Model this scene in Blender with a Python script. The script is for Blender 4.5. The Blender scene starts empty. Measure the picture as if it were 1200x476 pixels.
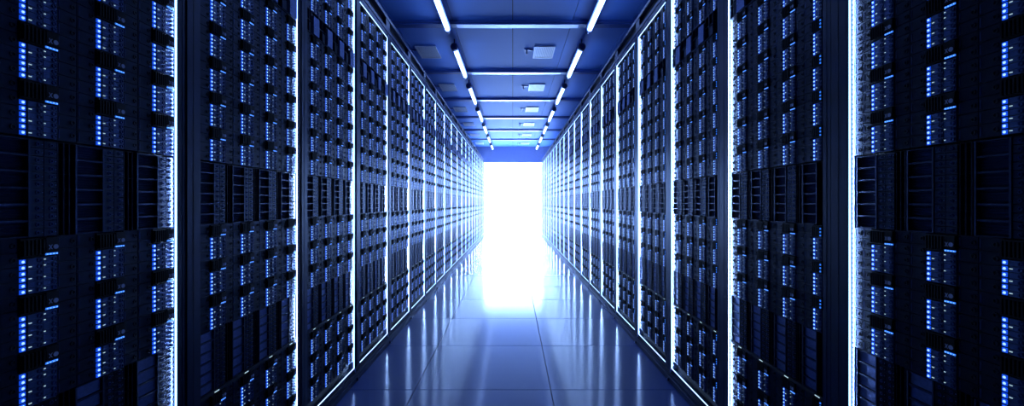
import bpy, math, random
random.seed(7)
S = bpy.context.scene
C = S.collection
PI = math.pi

# ------------------------------------------------------------------ camera, world, exposure
EYE = 1.1225
cam_d = bpy.data.cameras.new('camera')
cam_d.sensor_width = 36.0
cam_d.lens = 515.0 / 1200.0 * 36.0
cam_d.shift_x = -1.0 / 1200.0
cam_d.shift_y = -0.5 / 1200.0
cam_d.clip_start = 0.02
cam = bpy.data.objects.new('camera', cam_d)
cam.location = (0, 0, EYE)
cam.rotation_euler = (PI / 2, 0, 0)
C.objects.link(cam)
S.camera = cam

w = bpy.data.worlds.new('world')
S.world = w
w.use_nodes = True
bg = w.node_tree.nodes['Background']
bg.inputs[0].default_value = (0.10, 0.25, 1.0, 1)
bg.inputs[1].default_value = 0.01

S.view_settings.view_transform = 'Standard'
S.view_settings.look = 'None'
S.view_settings.gamma = 1
S.view_settings.exposure = 0.0
S.cycles.max_bounces = 6
S.cycles.diffuse_bounces = 3
S.cycles.glossy_bounces = 4
S.cycles.volume_bounces = 0
S.cycles.use_denoising = True
S.cycles.sample_clamp_indirect = 4.0
S.cycles.caustics_reflective = False
S.cycles.caustics_refractive = False
S.cycles.blur_glossy = 1.0

PORTAL_POWER = 28.0
PORTAL_COL = (0.25, 0.44, 1.0, 1)
STRIP_POWER = 8.0
TUBE_POWER = 13.0
HAZE = 0.025
STRIP_WATTS = 1.7

# ------------------------------------------------------------------ materials
def mat(name, col, rough=0.5, metal=0.0, emit=None, power=0.0, noise=0.0, nscale=40.0, bump=0.0, spec=0.5, sample=True, rnoise=0.0):
    m = bpy.data.materials.new(name)
    m.use_nodes = True
    nt = m.node_tree
    b = nt.nodes['Principled BSDF']
    b.inputs['Base Color'].default_value = (*col, 1)
    b.inputs['Roughness'].default_value = rough
    b.inputs['Metallic'].default_value = metal
    b.inputs['Specular IOR Level'].default_value = spec
    if emit:
        b.inputs['Emission Color'].default_value = (*emit, 1)
        b.inputs['Emission Strength'].default_value = power
        if not sample:
            m.cycles.emission_sampling = 'NONE'
    if noise or bump or rnoise:
        tc = nt.nodes.new('ShaderNodeTexCoord')
        n = nt.nodes.new('ShaderNodeTexNoise')
        n.inputs['Scale'].default_value = nscale
        n.inputs['Detail'].default_value = 3
        nt.links.new(tc.outputs['Object'], n.inputs['Vector'])
        if noise:
            r = nt.nodes.new('ShaderNodeMapRange')
            r.inputs[1].default_value = 0.3
            r.inputs[2].default_value = 0.7
            r.inputs[3].default_value = 1 - noise
            r.inputs[4].default_value = 1 + noise
            nt.links.new(n.outputs[0], r.inputs[0])
            mx = nt.nodes.new('ShaderNodeVectorMath')
            mx.operation = 'SCALE'
            mx.inputs[0].default_value = col
            nt.links.new(r.outputs[0], mx.inputs['Scale'])
            nt.links.new(mx.outputs[0], b.inputs['Base Color'])
        if rnoise:
            r2 = nt.nodes.new('ShaderNodeMapRange')
            r2.inputs[3].default_value = rough - rnoise
            r2.inputs[4].default_value = rough + rnoise
            nt.links.new(n.outputs[0], r2.inputs[0])
            nt.links.new(r2.outputs[0], b.inputs['Roughness'])
        if bump:
            bp = nt.nodes.new('ShaderNodeBump')
            bp.inputs['Strength'].default_value = bump
            bp.inputs['Distance'].default_value = 0.002
            nt.links.new(n.outputs[0], bp.inputs['Height'])
            nt.links.new(bp.outputs[0], b.inputs['Normal'])
    return m

M = {
 'black':   mat('black_plastic', (0.003, 0.005, 0.014), 0.5, noise=0.3, nscale=90),
 'handle':  mat('handle_black', (0.002, 0.003, 0.006), 0.6, noise=0.2, nscale=60, spec=0.2),
 'blank': mat('blank_steel', (0.012, 0.018, 0.036), 0.36, metal=0.8, noise=0.3, nscale=50),
 'drive': mat('drive_steel', (0.11, 0.17, 0.34), 0.36, metal=0.7, noise=0.15, nscale=80),
 'knob':    mat('drive_latch', (0.02, 0.05, 0.20), 0.3),
 'bay': mat('bay_frame', (0.04, 0.055, 0.11), 0.36, metal=0.8, noise=0.2, nscale=50),
 'stack':   mat('stack_steel', (0.022, 0.034, 0.07), 0.33, metal=0.7, noise=0.2, nscale=60),
 'louvre': mat('louvre_steel', (0.15, 0.19, 0.30), 0.42, metal=0.8, noise=0.2, nscale=60),
 'plate': mat('cover_plate', (0.17, 0.23, 0.44), 0.42, metal=0.8, noise=0.2, nscale=120),
 'post':    mat('post_steel', (0.010, 0.022, 0.065), 0.35, metal=0.3, noise=0.25, nscale=12),
 'groove':  mat('post_groove', (0.002, 0.004, 0.012), 0.6),
 'rail':    mat('rail_zinc', (0.32, 0.42, 0.75), 0.35, metal=0.5, noise=0.1, nscale=70),
 'hole':    mat('rail_hole', (0.004, 0.006, 0.015), 0.8, spec=0.1),
 'clip':    mat('clip_zinc', (0.35, 0.45, 0.75), 0.3, metal=0.7),
 'cornice': mat('cornice_steel', (0.02, 0.04, 0.12), 0.4, metal=0.3, noise=0.2, nscale=15),
 'ceil':    mat('ceiling_board', (0.12, 0.34, 0.88), 0.6, noise=0.10, nscale=160, bump=0.25),
 'beam':    mat('ceiling_rail', (0.06, 0.13, 0.42), 0.35),
 'insert':  mat('rail_insert', (0.45, 0.5, 0.72), 0.3, metal=0.8),
 'cap':     mat('tube_cap', (0.02, 0.04, 0.14), 0.4),
 'fixture': mat('tube_fixture', (0.15, 0.25, 0.6), 0.35),
 'vent':    mat('vent_grille', (0.95, 0.96, 0.98), 0.3),
 'ventback':mat('vent_back', (0.5, 0.55, 0.7), 0.6),
 'wall':    mat('wall_paint', (0.10, 0.2, 0.65), 0.6, noise=0.08, nscale=20),
 'tile':    mat('floor_tile', (0.03, 0.078, 0.29), 0.5, spec=0.1),
 'joint':   mat('floor_joint', (0.004, 0.008, 0.03), 0.7),
 'strip':   mat('strip_glow', (0.8, 0.9, 1), 0.5, emit=(0.24, 0.44, 1.0), power=STRIP_POWER),
 'edge':    mat('edge_glow', (0.8, 0.9, 1), 0.5, emit=(0.34, 0.55, 1.0), power=4.0),
 'tube':    mat('tube_glow', (0.9, 0.95, 1), 0.4, emit=(0.26, 0.44, 1.0), power=TUBE_POWER),
 'halo':    mat('led_blue', (0.02, 0.08, 0.6), 0.3, emit=(0.008, 0.10, 1.0), power=0.7, sample=False),
 'core':    mat('led_core', (0.5, 0.7, 1), 0.3, emit=(0.34, 0.62, 1.0), power=1.5, sample=False),
 'dash':    mat('led_white', (0.8, 0.95, 0.9), 0.3, emit=(0.55, 0.80, 0.85), power=0.7, sample=False),
 'bar':     mat('led_bar', (0.3, 0.6, 1), 0.3, emit=(0.03, 0.20, 1.0), power=1.0, sample=False),
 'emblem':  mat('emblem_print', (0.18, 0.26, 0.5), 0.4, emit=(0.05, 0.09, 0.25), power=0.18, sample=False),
}

_t = M['tile'].node_tree.nodes['Principled BSDF'].inputs
_t['IOR'].default_value = 1.4
_t['Coat Weight'].default_value = 1.0
_t['Coat Roughness'].default_value = 0.14
_t['Coat IOR'].default_value = 1.40
# ------------------------------------------------------------------ mesh helper
class MB:
    def __init__(s):
        s.v = []; s.f = []; s.m = []; s.ms = []
    def mi(s, m):
        if m not in s.ms: s.ms.append(m)
        return s.ms.index(m)
    def box(s, x0, x1, y0, y1, z0, z1, m, back=True):
        n = len(s.v); k = s.mi(m)
        s.v += [(x0,y0,z0),(x1,y0,z0),(x1,y1,z0),(x0,y1,z0),(x0,y0,z1),(x1,y0,z1),(x1,y1,z1),(x0,y1,z1)]
        fs = [(0,1,5,4),(1,2,6,5),(3,0,4,7),(4,5,6,7),(3,2,1,0)]
        if back: fs.append((2,3,7,6))
        for f in fs:
            s.f.append(tuple(n + i for i in f)); s.m.append(k)
    def quad(s, pts, m):
        n = len(s.v); s.v += pts; s.f.append(tuple(range(n, n + len(pts)))); s.m.append(s.mi(m))
    def disc(s, cx, cz, y, r, m, n=8, depth=0.003, rin=0.0, top=None):
        """round boss facing -y; ring when rin>0; tapering to radius top"""
        b = len(s.v); k = s.mi(m); t = top if top is not None else r
        P = [(math.cos(2*PI*i/n), math.sin(2*PI*i/n)) for i in range(n)]
        s.v += [(cx + r*c, y, cz + r*q) for c, q in P]
        s.v += [(cx + t*c, y - depth, cz + t*q) for c, q in P]
        for i in range(n):
            j = (i + 1) % n
            s.f.append((b+i, b+j, b+n+j, b+n+i)); s.m.append(k)
        if rin:
            s.v += [(cx + rin*c, y - depth, cz + rin*q) for c, q in P]
            s.v += [(cx + rin*c, y, cz + rin*q) for c, q in P]
            for i in range(n):
                j = (i + 1) % n
                s.f.append((b+n+i, b+n+j, b+2*n+j, b+2*n+i)); s.m.append(k)
                s.f.append((b+2*n+i, b+2*n+j, b+3*n+j, b+3*n+i)); s.m.append(k)
        else:
            s.f.append(tuple(b+n+i for i in range(n))); s.m.append(k)
    def cyl_y(s, cx, cz, y0, y1, r, m, n=12, r2=None):
        b = len(s.v); k = s.mi(m); r2 = r if r2 is None else r2
        for yy, rr in ((y0, r), (y1, r2)):
            s.v += [(cx + rr*math.cos(2*PI*i/n), yy, cz + rr*math.sin(2*PI*i/n)) for i in range(n)]
        for i in range(n):
            j = (i+1) % n
            s.f.append((b+i, b+j, b+n+j, b+n+i)); s.m.append(k)
        s.f.append(tuple(b+i for i in range(n))[::-1]); s.m.append(k)
        s.f.append(tuple(b+n+i for i in range(n))); s.m.append(k)
    def add(s, o, dx=0, dy=0, dz=0):
        n = len(s.v); mm = [s.mi(m) for m in o.ms]
        s.v += [(x+dx, y+dy, z+dz) for x, y, z in o.v]
        s.f += [tuple(n+i for i in f) for f in o.f]
        s.m += [mm[k] for k in o.m]
    def mesh(s, name):
        me = bpy.data.meshes.new(name)
        me.from_pydata(s.v, [], s.f)
        for m in s.ms: me.materials.append(M[m])
        me.polygons.foreach_set('material_index', s.m)
        me.update()
        return me

def put(name, me, parent=None, loc=(0, 0, 0), rot=None, **kw):
    if isinstance(me, MB): me = me.mesh(name)
    o = bpy.data.objects.new(name, me)
    C.objects.link(o)
    if parent: o.parent = parent
    o.location = loc
    if rot: o.rotation_euler = rot
    for k, v in kw.items(): o[k] = v
    return o

def thing(name, label, cat, loc=(0, 0, 0), rotz=0.0, group=None):
    o = bpy.data.objects.new(name, None)
    o.empty_display_size = 0.1
    C.objects.link(o)
    o.location = loc; o.rotation_euler = (0, 0, rotz)
    o['label'] = label; o['category'] = cat
    if group: o['group'] = group
    return o

def struct(name, mb, loc=(0, 0, 0)):
    return put(name, mb, None, loc, kind='structure')

# ------------------------------------------------------------------ layout numbers
P = 0.7313                      # width of a rack along the aisle
NR = 20                         # racks in a row
Y0 = 0.580
YEND = Y0 + NR * P              # end wall
CEIL = EYE + 1.93
BW, BH = 0.0755, 0.0745         # blade front
RH = 0.1174

# ------------------------------------------------------------------ floor
fb = MB(); fb.box(-1.95, 1.95, -0.7, YEND + 2.2, -0.12, -0.006, 'joint')
floor = struct('floor', fb)
TX = [-1.403, -0.588, 0.227, 1.042]
TP = 0.8115; ty0 = 2.635 - 4 * TP
tile_meshes = {}
for a in range(3):
    x0, x1 = TX[a] + 0.0017, TX[a+1] - 0.0017
    b = MB(); e = 0.0015
    h = 0.0
    n = 0
    b.v = [(x0, 0, -0.006), (x1, 0, -0.006), (x1, TP-0.0034, -0.006), (x0, TP-0.0034, -0.006),
           (x0, 0, h-e), (x1, 0, h-e), (x1, TP-0.0034, h-e), (x0, TP-0.0034, h-e),
           (x0+e, e, h), (x1-e, e, h), (x1-e, TP-0.0034-e, h), (x0+e, TP-0.0034-e, h)]
    b.f = [(0,1,5,4),(1,2,6,5),(2,3,7,6),(3,0,4,7),(4,5,9,8),(5,6,10,9),(6,7,11,10),(7,4,8,11),(8,9,10,11)]
    b.ms = ['tile']; b.m = [0]*9
    tile_meshes[a] = b.mesh('floor_tile')
for j in range(23):
    y = ty0 + j * TP
    for a in range(3):
        put('floor_tile', tile_meshes[a], floor, (0, y + 0.0017, 0))

# ------------------------------------------------------------------ walls, ceiling, end opening
b = MB(); b.box(-2.05, -1.95, -0.7, YEND, 0, CEIL + 0.1, 'wall'); struct('wall_left', b)
b = MB(); b.box(1.95, 2.05, -0.7, YEND, 0, CEIL + 0.1, 'wall'); struct('wall_right', b)
DOORTOP = EYE + 1.387
b = MB()
b.box(-2.05, -1.0, YEND, YEND + 0.12, 0, CEIL + 0.1, 'wall')
b.box(1.0, 2.05, YEND, YEND + 0.12, 0, CEIL + 0.1, 'wall')
b.box(-1.0, 1.0, YEND, YEND + 0.12, DOORTOP, CEIL + 0.1, 'wall')
struct('wall_end', b)

b = MB(); b.box(-1.95, 1.95, -0.7, YEND, CEIL + 0.012, CEIL + 0.1, 'joint')
ceiling = struct('ceiling', b)
CX = [-1.93, -1.27, -0.637, -0.002, 0.633, 1.25, 1.93]
BP = 1.725; BY0 = 4.68
cme = {}
for a in range(6):
    b = MB(); b.box(CX[a]+0.003, CX[a+1]-0.003, 0.003, BP-0.003, 0, 0.012, 'ceil'); cme[a] = b.mesh('ceiling_panel')
for j in range(-3, 7):
    y = BY0 + j * BP
    for a in range(6):
        if j == 6:
            b = MB(); b.box(CX[a]+0.003, CX[a+1]-0.003, 0.003, YEND - y - 0.003, 0, 0.012, 'ceil')
            if YEND - y > 0.02: put('ceiling_panel', b, ceiling, (0, y, CEIL))
        else:
            put('ceiling_panel', cme[a], ceiling, (0, y, CEIL))

# bright room beyond the end of the aisle
pm = bpy.data.materials.new('daylight_glow'); pm.use_nodes = True
nt = pm.node_tree; nt.nodes.clear()
em = nt.nodes.new('ShaderNodeEmission'); ou = nt.nodes.new('ShaderNodeOutputMaterial')
em.inputs[0].default_value = PORTAL_COL; em.inputs[1].default_value = PORTAL_POWER
nt.links.new(em.outputs[0], ou.inputs[0]); M['portal'] = pm
b = MB(); b.box(-1.0, 1.0, YEND + 0.06, YEND + 0.08, 0.0, DOORTOP, 'portal')
struct('door_1', b)

# ceiling rails
ORD = ['first', 'second', 'third', 'fourth', 'fifth', 'sixth', 'seventh', 'eighth', 'ninth', 'tenth', 'eleventh', 'twelfth',
       'thirteenth', 'fourteenth', 'fifteenth', 'sixteenth', 'seventeenth', 'eighteenth', 'nineteenth', 'twentieth']
rail_b = MB(); rail_b.box(-1.93, 1.93, 0, 0.03, -0.020, -0.001, 'beam'); rail_b.box(-1.93, 1.93, 0.03, 0.13, -0.033, -0.001, 'beam')
rail_me = rail_b.mesh('rail_body')
ins_b = MB(); ins_b.box(-0.60, 0.70, 0.034, 0.126, -0.037, -0.0335, 'insert'); ins_me = ins_b.mesh('reflector')
for j in range(-1, 6):
    n = j
    lab = ('dark blue metal ceiling rail with a pale reflector, %s from the camera' % ORD[max(n, 0)]) if j >= 0 else 'dark blue metal ceiling rail above the camera, out of frame'
    if j < 0: continue
    t = thing('ceiling_rail', lab, 'ceiling rail', (0, BY0 + j*BP - 0.04, CEIL), group='rails across the ceiling')
    put('rail_body', rail_me, t); put('reflector', ins_me, t, label='pale shiny reflector strip')

# fluorescent tubes
L = 1.24
tb = MB(); tb.cyl_y(0, 0, 0.05, L - 0.03, 0.022, 'tube', 14); tube_me = tb.mesh('tube')
fx = MB(); fx.box(-0.034, 0.034, 0.02, L - 0.01, 0.012, 0.045, 'fixture'); fx_me = fx.mesh('fixture')
cb = MB(); cb.cyl_y(0, 0, 0.0, 0.05, 0.043, 'cap', 14, 0.043); cb.cyl_y(0, 0, -0.02, 0.0, 0.026, 'cap', 14, 0.043); cb.cyl_y(0, 0, 0.05, 0.065, 0.043, 'cap', 14, 0.03); cap_me = cb.mesh('end_cap')
cf = MB(); cf.cyl_y(0, 0, 0.0, 0.05, 0.030, 'fixture', 14); capf_me = cf.mesh('end_cap')
br = MB(); br.box(-0.006, 0.006, 0, 0.012, 0.03, 0.10 - 0.001, 'cap'); br_me = br.mesh('hanger')
for side, x in (('left', -0.69), ('right', 0.812)):
    for j in range(-1, 6):
        y = 5.15 + BP * j
        t = thing('tube_light', '%s-hand fluorescent tube on the ceiling, %s from the camera' % (side, ORD[j+1]), 'light',
                  (x, y, EYE + 1.83), group='%s line of fluorescent tubes' % side)
        put('tube', tube_me, t); put('fixture', fx_me, t)
        put('end_cap', cap_me, t, label='dark rounded end cap'); put('end_cap', capf_me, t, (0, L - 0.03, 0))
        put('hanger', br_me, t, (0, 0.03, 0)); put('hanger', br_me, t, (0, L - 0.15, 0))

# vents and sprinklers
VW, VD = 0.26, 0.43
vf = MB()
for q in ((0, VW, 0, 0.015), (0, VW, VD-0.015, VD), (0, 0.015, 0.015, VD-0.015), (VW-0.015, VW, 0.015, VD-0.015)):
    vf.box(q[0], q[1], q[2], q[3], -0.014, 0, 'vent')
vf_me = vf.mesh('frame')
vb = MB(); vb.box(0.015, VW-0.015, 0.015, VD-0.015, -0.004, 0, 'ventback'); vb_me = vb.mesh('backing')
sl = MB(); sl.box(0, 0.009, 0.017, VD-0.017, -0.012, -0.005, 'vent'); sl_me = sl.mesh('slat')
sp = MB()
for i in range(4): sp.box(-0.012+0.001*i, 0.012-0.001*i, -0.012+0.001*i, 0.012-0.001*i, -0.012*(i+1), -0.012*i, 'vent')
sp_me = sp.mesh('sprinkler_head')
sq = MB(); sq.box(-0.03, 0.03, -0.03, 0.03, -0.012, 0, 'beam'); sq.box(0.03, 0.09, -0.006, 0.006, -0.012, 0, 'beam'); sq_me = sq.mesh('mount')
for side, x in (('left', -1.21), ('middle', 0.265)):
    for j in range(0, 6):
        y = 5.41 + BP * j
        t = thing('ceiling_vent', '%s white slatted ceiling vent, %s from the camera' % ({'left': 'left-hand', 'middle': 'central'}[side], ORD[j]), 'vent',
                  (x, y, CEIL - 0.0005), group='%s line of ceiling vents' % side)
        put('frame', vf_me, t); put('backing', vb_me, t)
        for i in range(13): put('slat', sl_me, t, (0.021 + i * 0.0172, 0, 0))
        t = thing('sprinkler', 'small sprinkler head beside the %s %s ceiling vent' % (ORD[j], {'left': 'left-hand', 'middle': 'central'}[side]), 'sprinkler',
                  (x - 0.09, y + 0.13, CEIL - 0.0005), group='%s line of sprinklers' % side)
        put('mount', sq_me, t); put('sprinkler_head', sp_me, t, (0, 0, -0.012))

# ------------------------------------------------------------------ rack pieces (front faces -y, origin lower left of the piece)
DY = [0.0745/6 * i for i in range(6)]
DH = 0.0745/6
def drive_shape(col, row):
    d = MB(); w_ = 0.0280
    d.box(0, w_, -0.0035, 0.001, 0.0006, DH-0.0006, 'drive', back=False)
    d.disc(w_-0.0065, DH/2, -0.0035, 0.0048, 'knob', 8, 0.0022, 0.0028)
    d.box(w_-0.0085, w_-0.0045, -0.0045, -0.0034, DH/2-0.002, DH/2+0.002, 'drive', back=False)
    if (col == 0 and row % 2 == 0) or (col == 1 and row in (0, 2, 4, 5)):
        d.box(0.001, 0.0065 if col == 0 else 0.0045, -0.0045, -0.0034, DH/2, DH/2+0.0017, 'dash', back=False)
    return d
def blade_base():
    d = MB()
    d.box(0, BW, 0.0, 0.02, 0, BH, 'black', back=False)
    d.box(0.0135, 0.0150, -0.003, 0, 0, BH, 'black', back=False)
    return d
def status_lights():
    d = MB()
    for i in range(6):
        z = DH*i + DH/2
        d.box(0.0025, 0.0120, -0.003, 0.001, z-0.0045, z+0.0045, 'halo', back=False)
        d.disc(0.0072, z, -0.003, 0.0030, 'core', 6, 0.0015, 0, 0.0022)
    return d
def handle_shape():
    d = MB(); h = RH - BH
    d.box(0.001, BW-0.001, -0.004, 0.01, 0.002, h-0.002, 'handle', back=False)
    for i in range(6):
        x = 0.004 + i*0.0075
        d.box(x, x+0.0035, -0.009, -0.004, 0.006, h-0.006, 'handle', back=False)
    d.box(0.048, BW-0.001, -0.008, -0.004, 0.012, h-0.003, 'handle', back=False)
    return d
def light_bar():
    d = MB()
    for i in range(4):
        d.box(0.049+0.0065*i, 0.049+0.0065*i+0.0055, -0.006, -0.003, 0.003, 0.0068, 'bar', back=False)
        d.box(0.0508+0.0065*i, 0.0508+0.0065*i+0.0018, -0.0066, -0.006, 0.0042, 0.0056, 'core', back=False)
    return d
def emblem():
    d = MB(); y0, y1 = -0.0090, -0.0084; z = 0.020
    for s_ in (1, -1):      # the X
        x0, x1 = 0.052, 0.0605; a, c = (z-0.005, z+0.005) if s_ > 0 else (z+0.005, z-0.005)
        d.quad([(x0, y1, a-0.0), (x0+0.0022, y1, a), (x1, y1, c), (x1-0.0022, y1, c)][::(-1 if s_ > 0 else 1)], 'emblem')
    d.disc(0.0668, z, -0.0080, 0.0052, 'emblem', 10, 0.0012)
    return d
def blank_shape(w_, h=RH):
    d = MB()
    d.box(0.0, w_, 0.003, 0.02, 0, h, 'black', back=False)
    nx = 2 if w_ > 0.06 else 1
    cw = w_ / nx; n = 4
    for c in range(nx):
        for r in range(n):
            z0, z1 = h*r/n + 0.0008, h*(r+1)/n - 0.0008
            x0, x1 = cw*c + 0.0006, cw*(c+1) - 0.0012
            d.box(x0, x1, -0.001, 0.003, z0, z1, 'blank', back=False)
            d.disc(x1-0.009, (z0+z1)/2, -0.001, 0.0055, 'black', 7, 0.002, 0.0035)
            d.box(x0+0.003, x0+0.005, -0.0018, -0.001, z0+0.004, z1-0.004, 'knob', back=False)
    return d
ZH = 0.205
BX0, BX1 = -0.050, 0.0175       # bay box range relative to blade left edge
def bay_frame(h=ZH):
    d = MB()
    d.box(BX0, BW, 0.010, 0.02, 0, h, 'black', back=False)
    for i in range(7):
        z = h*i/6
        d.box(BX0, BX1, -0.003, 0.010, max(0, z-0.0022), min(h, z+0.0022), 'bay', back=False)
    d.box(BX0-0.001, BX0+0.003, -0.004, 0.010, 0, h, 'bay', back=False)
    d.box(BX1-0.001, BX1+0.003, -0.004, 0.010, 0, h, 'bay', back=False)
    return d
def louvre_panel(h=ZH/6-0.0044):
    d = MB()
    for i in range(5):
        z = h*i/5
        y = 0.0085
        d.quad([(BX0+0.003, y, z), (BX1-0.001, y, z), (BX1-0.001, y-0.004, z+h/5*0.85), (BX0+0.003, y-0.004, z+h/5*0.85)], 'louvre')
        d.quad([(BX0+0.003, y-0.004, z+h/5*0.85), (BX1-0.001, y-0.004, z+h/5*0.85), (BX1-0.001, y, z+h/5), (BX0+0.003, y, z+h/5)], 'louvre')
    return d
def plate_panel(h=ZH/6-0.0044):
    d = MB(); x0, x1 = BX0+0.0045, BX1-0.0025
    d.box(x0, x1, 0.0015, 0.009, 0.0012, h-0.0012, 'plate', back=False)
    return d
def drive_stack(h=ZH, dim=False):
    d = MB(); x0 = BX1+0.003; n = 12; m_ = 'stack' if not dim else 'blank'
    w_ = (BW - x0)/2
    for c in range(2):
        for r in range(n):
            z0, z1 = h*r/n+0.0007, h*(r+1)/n-0.0007
            a = x0 + w_*c + 0.0008
            d.box(a, a+w_-0.0016, -0.002, 0.010, z0, z1, m_, back=False)
            d.box(a+w_*0.82, a+w_*0.88, -0.003, -0.002, (z0+z1)/2-0.0008, (z0+z1)/2+0.0008, 'rail', back=False)
            d.disc(a+w_*0.5, (z0+z1)/2, -0.002, 0.0045, 'knob', 6, 0.0018, 0.0026)
    return d
def slot_panel(w_=0.038, h=ZH):
    d = MB(); d.box(BW, BW+w_, 0.008, 0.02, 0, h, 'black', back=False)
    for i in range(3):
        x = BW + 0.002 + i*w_/3
        d.box(x, x+0.003, 0.0, 0.008, 0, h, 'blank', back=False)
    for i in range(1, 6):
        d.box(BW, BW+w_, 0.003, 0.008, h*i/6-0.001, h*i/6+0.001, 'blank', back=False)
    return d
def plain_module():
    d = MB()
    d.box(0, BW, 0.0, 0.02, -0.004, BH+0.030, 'black', back=False)
    d.box(0.008, BW-0.004, -0.012, 0.0, 0.004, BH+0.020, 'plate', back=False)
    d.box(0.011, 0.022, -0.014, -0.012, BH*0.5, BH*0.5+0.004, 'rail', back=False)
    return d
def open_shelf(w_):
    d = MB(); h = RH
    d.box(0, w_, 0.012, 0.02, 0, h, 'black', back=False)
    for z in (0.0, h*0.5, h-0.004): d.box(0, w_, -0.006, 0.012, z, z+0.003, 'blank', back=False)
    for x in (0.0, w_*0.5, w_-0.003): d.box(x, x+0.003, -0.006, 0.012, 0, h, 'bay', back=False)
    d.box(w_*0.55, w_-0.006, -0.004, 0.012, 0.008, h*0.45, 'blank', back=False)
    return d
def zone_rail(x0, x1, Ls):
    d = MB(); d.box(x0, x1, -0.006, 0.02, 0, 0.011, 'black', back=False)
    for l in Ls: d.box(l+0.016, l+0.038, -0.0075, -0.006, 0.0035, 0.0065, 'dash', back=False)
    return d

# z bottoms (above the floor)
UP = [EYE + 0.138 + RH*i for i in range(10)]
MID = EYE - 0.0725
LOW = [EYE - 0.1905 - 0.1175*i for i in range(3)]
PLT = EYE - 0.6315
BOT = [EYE - 0.760 - 0.1175*i for i in range(3)]
ROWS = UP + LOW + BOT
ZB = EYE - 1.045; ZT = EYE + 1.314
LAY = {
 'left':  dict(L=[0.1490 + 0.1655*i for i in range(4)], x0=0.094, x1=0.722),
 'right': dict(L=[0.0775 + 0.1640*i for i in range(4)], x0=0.016, x1=0.622),
}
FR = -0.010      # front of the posts (towards the aisle)

base = blade_base(); stat = status_lights(); hand = handle_shape(); lbar = light_bar(); emb = emblem()
drives = [(c, r, drive_shape(c, r)) for c in range(2) for r in range(6)]
full = MB(); full.add(base); 
for c, r, d in drives: full.add(d, 0.0160 + 0.0295*c, 0, DH*r)
mesh = {
 'base': base.mesh('server_blade'), 'full': full.mesh('server_blade'), 'stat': stat.mesh('status_lights'),
 'hand': hand.mesh('handle_panel'), 'bar': lbar.mesh('light_bar'), 'emb': emb.mesh('emblem'),
 'bayf': bay_frame().mesh('drive_bay'), 'louv': louvre_panel().mesh('louvre_panel'), 'plate': plate_panel().mesh('cover_plate'),
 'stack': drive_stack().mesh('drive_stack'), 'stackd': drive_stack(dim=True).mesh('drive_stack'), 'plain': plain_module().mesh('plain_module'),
}
dmesh = {(c, r): d.mesh('drive') for c, r, d in drives}
def partial_blade(wd):
    """right-hand row: the last column disappears under the post"""
    keep = MB()
    keep.box(0, wd, 0.0, 0.02, 0, BH, 'black', back=False)
    keep.box(0.0135, 0.0150, -0.003, 0, 0, BH, 'black', back=False)
    for c, r, d in drives:
        if c == 0: keep.add(d, 0.0160, 0, DH*r)
    return keep
pblade = partial_blade(0.0455)
mesh['pfull'] = pblade.mesh('server_blade')
ph = MB(); ph.box(0.001, 0.0445, -0.004, 0.01, 0.002, RH-BH-0.002, 'handle', back=False)
for i in range(5): ph.box(0.004+i*0.0075, 0.0075+i*0.0075, -0.009, -0.004, 0.006, RH-BH-0.006, 'handle', back=False)
for i in range(3): ph.box(0.0375, 0.0415, -0.0065, -0.004, 0.006+0.011*i, 0.011+0.011*i, 'bar', back=False)
mesh['phand'] = ph.mesh('handle_panel')
blank_cache = {}
def blank_me(w_, h=RH):
    k = (round(w_, 4), round(h, 4))
    if k not in blank_cache: blank_cache[k] = (blank_shape(w_, h), None)
    s_, me = blank_cache[k]
    if me is None:
        me = s_.mesh('blank_panel'); blank_cache[k] = (s_, me)
    return me
shelf_cache = {}
def shelf_me(w_):
    k = round(w_, 4)
    if k not in shelf_cache: shelf_cache[k] = open_shelf(w_).mesh('open_shelf')
    return shelf_cache[k]
slot_cache = {}

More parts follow.
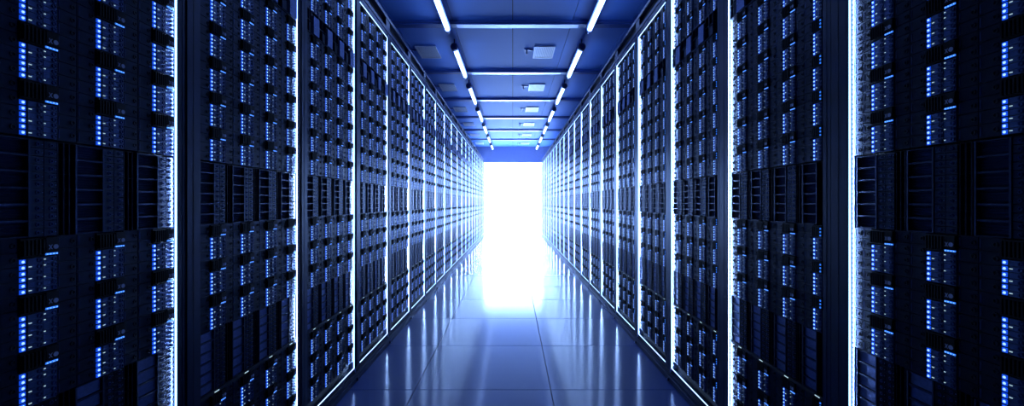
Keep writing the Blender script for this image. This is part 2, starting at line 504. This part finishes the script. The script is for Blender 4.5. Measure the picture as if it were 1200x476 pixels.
# frame pieces per side
def frame_parts(side):
    lay = LAY[side]; out = {}
    near0, near1 = (0.0, lay['x0']) if side == 'left' else (lay['x1'], P)
    H0, H1 = 0.075, EYE + 1.335
    b = MB()                                               # post
    b.box(near0, near1, -0.006, 0.03, H0, H1, 'post')
    wv = near1 - near0
    b.box(near0 + wv*0.38, near0 + wv*0.98, FR, -0.006, H0, H1, 'post')
    for q in (0.06, 0.22): b.box(near0+wv*q, near0+wv*(q+0.10), FR+0.003, -0.006, H0, H1, 'post')
    b.box(near0+wv*0.655, near0+wv*0.675, FR-0.0005, FR+0.001, H0, H1, 'groove')
    out['post'] = b.mesh('post')
    b = MB()                                               # cabinet body behind the front
    b.box(0.002, P-0.002, 0.021, 0.92, 0.01, EYE + 1.33, 'black')
    out['cabinet'] = b.mesh('cabinet_body')
    # mounting rail next to the light strip, with punched holes
    fx0, fx1 = (lay['x1'] + 0.001, P - 0.006) if side == 'left' else (0.006, 0.0155)
    b = MB(); b.box(fx0, fx1, -0.002, 0.02, ZB, ZT, 'rail')
    z = ZB + 0.01
    cx = (fx0 + fx1)/2
    while z < ZT - 0.01:
        b.box(cx-0.002, cx+0.002, -0.0026, -0.0019, z, z+0.006, 'hole', back=False)
        z += 0.0147
    out['mounting_rail'] = b.mesh('mounting_rail')
    # far-side jamb carrying the strip
    if side == 'left': j0, j1, s0, s1 = P-0.005, P-0.0005, P-0.0065, P-0.005
    else: j0, j1, s0, s1 = 0.0005, 0.005, 0.005, 0.0065
    b = MB(); b.box(j0, j1, FR-0.001, 0.02, H0, H1, 'post'); out['jamb'] = b.mesh('jamb')
    b = MB(); b.box(s0, s1, FR+0.001, FR+0.0055, ZB, ZT, 'strip'); out['v'] = b.mesh('light_strip')
    a0, a1 = (near1, P-0.007) if side == 'left' else (0.007, near0)
    b = MB(); b.box(a0, a1, FR+0.001, FR+0.0045, ZB-0.0005, ZB+0.0015, 'edge'); out['b'] = b.mesh('light_strip')
    b = MB(); b.box(a0, a1, FR+0.001, FR+0.0045, ZT-0.0015, ZT+0.0005, 'edge'); out['t'] = b.mesh('light_strip')
    # lower rail and plinth
    b = MB()
    b.box(0.0, P, FR-0.002, 0.03, 0.055, ZB-0.0006, 'post')
    b.box(0.0, P, -0.022, 0.03, 0.030, 0.051, 'post')
    b.box(0.0, P, -0.018, 0.03, 0.051, 0.055, 'groove')
    b.box(0.0, P, -0.030, 0.03, 0.001, 0.030, 'post')
    b.box(0.0, P, 0.03, 0.3, 0.001, 0.075, 'post')
    out['plinth'] = b.mesh('plinth')
    b = MB(); zc0 = ZT + 0.0006
    b.box(0.0, P, FR-0.002, 0.03, zc0, EYE+1.350, 'cornice')
    b.box(0.0, P, FR+0.006, 0.03, EYE+1.350, EYE+1.357, 'groove')
    b.box(0.0, P, FR-0.004, 0.03, EYE+1.357, EYE+1.385, 'cornice')
    b.box(0.0, 0.05, FR-0.002, 0.03, EYE+1.385, EYE+1.455, 'cornice')
    b.box(P-0.05, P, FR-0.002, 0.03, EYE+1.385, EYE+1.455, 'cornice')
    b.box(0.05, P-0.05, 0.012, 0.03, EYE+1.385, EYE+1.455, 'groove')
    b.box(0.0, P, FR-0.006, 0.06, EYE+1.455, EYE+1.480, 'cornice')
    b.box(0.0, P, 0.03, 0.92, EYE+1.331, EYE+1.455, 'cornice')
    out['cornice'] = b.mesh('cornice')
    b = MB()
    cxn = P-0.012 if side == 'left' else 0.012
    b.box(cxn-0.012, cxn+0.010, FR-0.006, FR-0.0025, ZB-0.016, ZB-0.002, 'clip')
    b.box(cxn-0.004, cxn+0.004, FR-0.010, FR-0.006, ZB-0.024, ZB-0.004, 'clip')
    out['clipb'] = b.mesh('corner_clip')
    b = MB()
    b.box(cxn-0.012, cxn+0.010, FR-0.006, FR-0.0025, ZT+0.002, ZT+0.016, 'clip')
    b.box(cxn-0.004, cxn+0.004, FR-0.010, FR-0.006, ZT+0.004, ZT+0.024, 'clip')
    out['clipt'] = b.mesh('corner_clip')
    b = MB(); b.box(cxn-0.011, cxn+0.011, -0.038, -0.0301, 0.006, 0.024, 'post'); b.disc(cxn, 0.015, -0.038, 0.006, 'clip', 8, 0.003)
    out['floor_clip'] = b.mesh('floor_clip')
    return out
FP = {s_: frame_parts(s_) for s_ in LAY}

def zone_positions(side):
    """(blade left edge, cut?) and blank (x0, x1) spans"""
    lay = LAY[side]; cols = []; blanks = []
    for i, l in enumerate(lay['L']):
        cut = side == 'right' and i == 3
        cols.append((l, cut))
        prev = lay['x0'] if i == 0 else lay['L'][i-1] + BW
        blanks.append((prev, l))
    return cols, blanks

far_cache = {}
def far_meshes(side):
    """whole-rack joined pieces for racks too far off to pick modules apart"""
    if side in far_cache: return far_cache[side]
    cols, blanks = zone_positions(side)
    A = MB(); B = MB(); D = MB(); E = MB(); G = MB()
    for i, (l, cut) in enumerate(cols):
        for n, z in enumerate(ROWS):
            if n == 6:
                if not cut: G.add(plain_module(), l, 0, z)
                continue
            A.add(pblade if cut else full, l, 0, z); A.add(stat, l, 0, z)
            B.add(ph if cut else hand, l, 0, z + BH)
            if not cut: B.add(lbar, l, 0, z + BH)
        for n, z in enumerate(ROWS):
            x0, x1 = blanks[i]
            if n == 6: G.add(open_shelf(x1-x0), x0, 0, z)
            else: D.add(blank_me_shape(x1-x0), x0, 0, z)
        if not cut or True:
            for zb, fn, dim in ((MID, louvre_panel, False), (PLT, plate_panel, True)):
                E.add(bay_frame(), l, 0, zb)
                for q in range(6): E.add(fn(), l, 0, zb + ZH*q/6 + 0.0022)
                if not cut: E.add(drive_stack(dim=dim), l, 0, zb)
                if i < 3: E.add(slot_panel(), l, 0, zb)
    far_cache[side] = dict(server_blades=A.mesh('server_blades'), handle_panels=B.mesh('handle_panels'),
                           blank_panels=D.mesh('blank_panels'), drive_bays=E.mesh('drive_bays'), shelf_row=G.mesh('shelf_row'))
    return far_cache[side]
def blank_me_shape(w_):
    blank_me(w_); return blank_cache[(round(w_, 4), round(RH, 4))][0]
cs = MB(); cs.box(0, 0.0455 if False else 0.046, 0.0, 0.02, 0, ZH, 'black', back=False)
slot_me = slot_panel().mesh('slot_panel')
def edge_me(x0, x1):
    d = MB(); d.box(x0, x1, -0.002, 0.02, 0, ZH, 'blank', back=False); return d.mesh('filler_strip')

from mathutils import Matrix, Vector
lamp_data = bpy.data.lights.new('strip_lamp', 'AREA')
lamp_data.shape = 'RECTANGLE'; lamp_data.size = 0.003; lamp_data.size_y = ZT - ZB - 0.02
lamp_data.energy = STRIP_WATTS; lamp_data.color = (0.28, 0.48, 1.0); lamp_data.spread = math.radians(100)
def strip_lamp(side, rack):
    sx = -1 if side == 'left' else 1
    d = Vector((sx * 0.90, 0.436, 0)); z = -d; yv = Vector((0, 0, 1)); xv = yv.cross(z)
    o = bpy.data.objects.new('strip_lamp', lamp_data); C.objects.link(o); o.parent = rack
    m = Matrix((xv, yv, z)).transposed().to_4x4()
    m.translation = Vector((P - 0.0085 if side == 'left' else 0.0085, FR + 0.003, (ZB + ZT) / 2))
    o.matrix_local = m

def build_rack(side, k):
    y = Y0 + P*k if side == 'left' else Y0 + P*(k+1)
    x = -1.008 if side == 'left' else 1.008
    where = {0: 'nearest the camera', NR-1: 'at the far end by the bright doorway'}.get(k, '%s from the camera' % ORD[k])
    lab = 'tall black server rack in the %s row, %s' % (side, where)
    t = thing('server_rack', lab, 'server rack', (x, y, 0), PI/2 if side == 'left' else -PI/2, 'server racks in the %s row' % side)
    f = FP[side]; lay = LAY[side]
    put('cabinet_body', f['cabinet'], t); put('post', f['post'], t); put('jamb', f['jamb'], t)
    put('mounting_rail', f['mounting_rail'], t)
    for q in 'vbt': put('light_strip', f[q], t)
    strip_lamp(side, t)
    put('plinth', f['plinth'], t); put('cornice', f['cornice'], t)
    put('corner_clip', f['clipb'], t); put('corner_clip', f['clipt'], t); put('floor_clip', f['floor_clip'], t)
    put('zone_rail', zone_rail(lay['x0'], lay['x1'], [l for l in lay['L'] if l + 0.05 < lay['x1']]), t, (0, 0, EYE - 0.643))
    cols, blanks = zone_positions(side)
    if k >= 5:
        for n, me in far_meshes(side).items():
            put({'shelf_row': 'shelf_row'}.get(n, n), me, t, kind='stuff')
        return
    for i, (l, cut) in enumerate(cols):
        for n, z in enumerate(ROWS):
            x0, x1 = blanks[i]
            if n == 6:
                if not cut: put('plain_module', mesh['plain'], t, (l, 0, z), label='plain blue-grey module')
                put('open_shelf', shelf_me(x1-x0), t, (x0, 0, z))
                continue
            if k == 0 and not cut:
                b_ = put('server_blade', mesh['base'], t, (l, 0, z))
                for c, r, d in drives: put('drive', dmesh[(c, r)], b_, (0.0160 + 0.0295*c, 0, DH*r))
            else:
                b_ = put('server_blade', mesh['pfull' if cut else 'full'], t, (l, 0, z))
            put('status_lights', mesh['stat'], b_, label='column of glowing blue lights')
            h_ = put('handle_panel', mesh['phand' if cut else 'hand'], t, (l, 0, z + BH))
            if not cut:
                put('light_bar', mesh['bar'], h_)
                if k < 3: put('emblem', mesh['emb'], h_)
            put('blank_panel', blank_me(x1-x0), t, (x0, 0, z))
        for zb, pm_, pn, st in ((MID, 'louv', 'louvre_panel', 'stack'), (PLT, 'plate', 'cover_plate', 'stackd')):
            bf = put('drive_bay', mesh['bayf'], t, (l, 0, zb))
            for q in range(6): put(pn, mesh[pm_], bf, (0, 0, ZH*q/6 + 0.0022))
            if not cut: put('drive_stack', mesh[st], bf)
            if i < 3: put('slot_panel', slot_me, t, (l, 0, zb))

for k in range(NR):
    for side in ('left', 'right'):
        build_rack(side, k)

# ------------------------------------------------------------------ thin haze in the far half of the aisle
hm = bpy.data.materials.new('thin_haze'); hm.use_nodes = True
nt = hm.node_tree; nt.nodes.clear()
vs = nt.nodes.new('ShaderNodeVolumeScatter'); ou = nt.nodes.new('ShaderNodeOutputMaterial')
vs.inputs['Color'].default_value = (0.75, 0.87, 1, 1)
vs.inputs['Density'].default_value = HAZE
vs.inputs['Anisotropy'].default_value = 0.5
nt.links.new(vs.outputs[0], ou.inputs['Volume']); M['haze'] = hm
if HAZE > 0:
    b = MB(); b.box(-0.965, 0.965, 7.8, YEND - 0.02, 0.04, EYE + 1.78, 'haze')
    put('haze', b, None, label='thin bright haze hanging in the far end of the aisle', category='haze', kind='stuff')
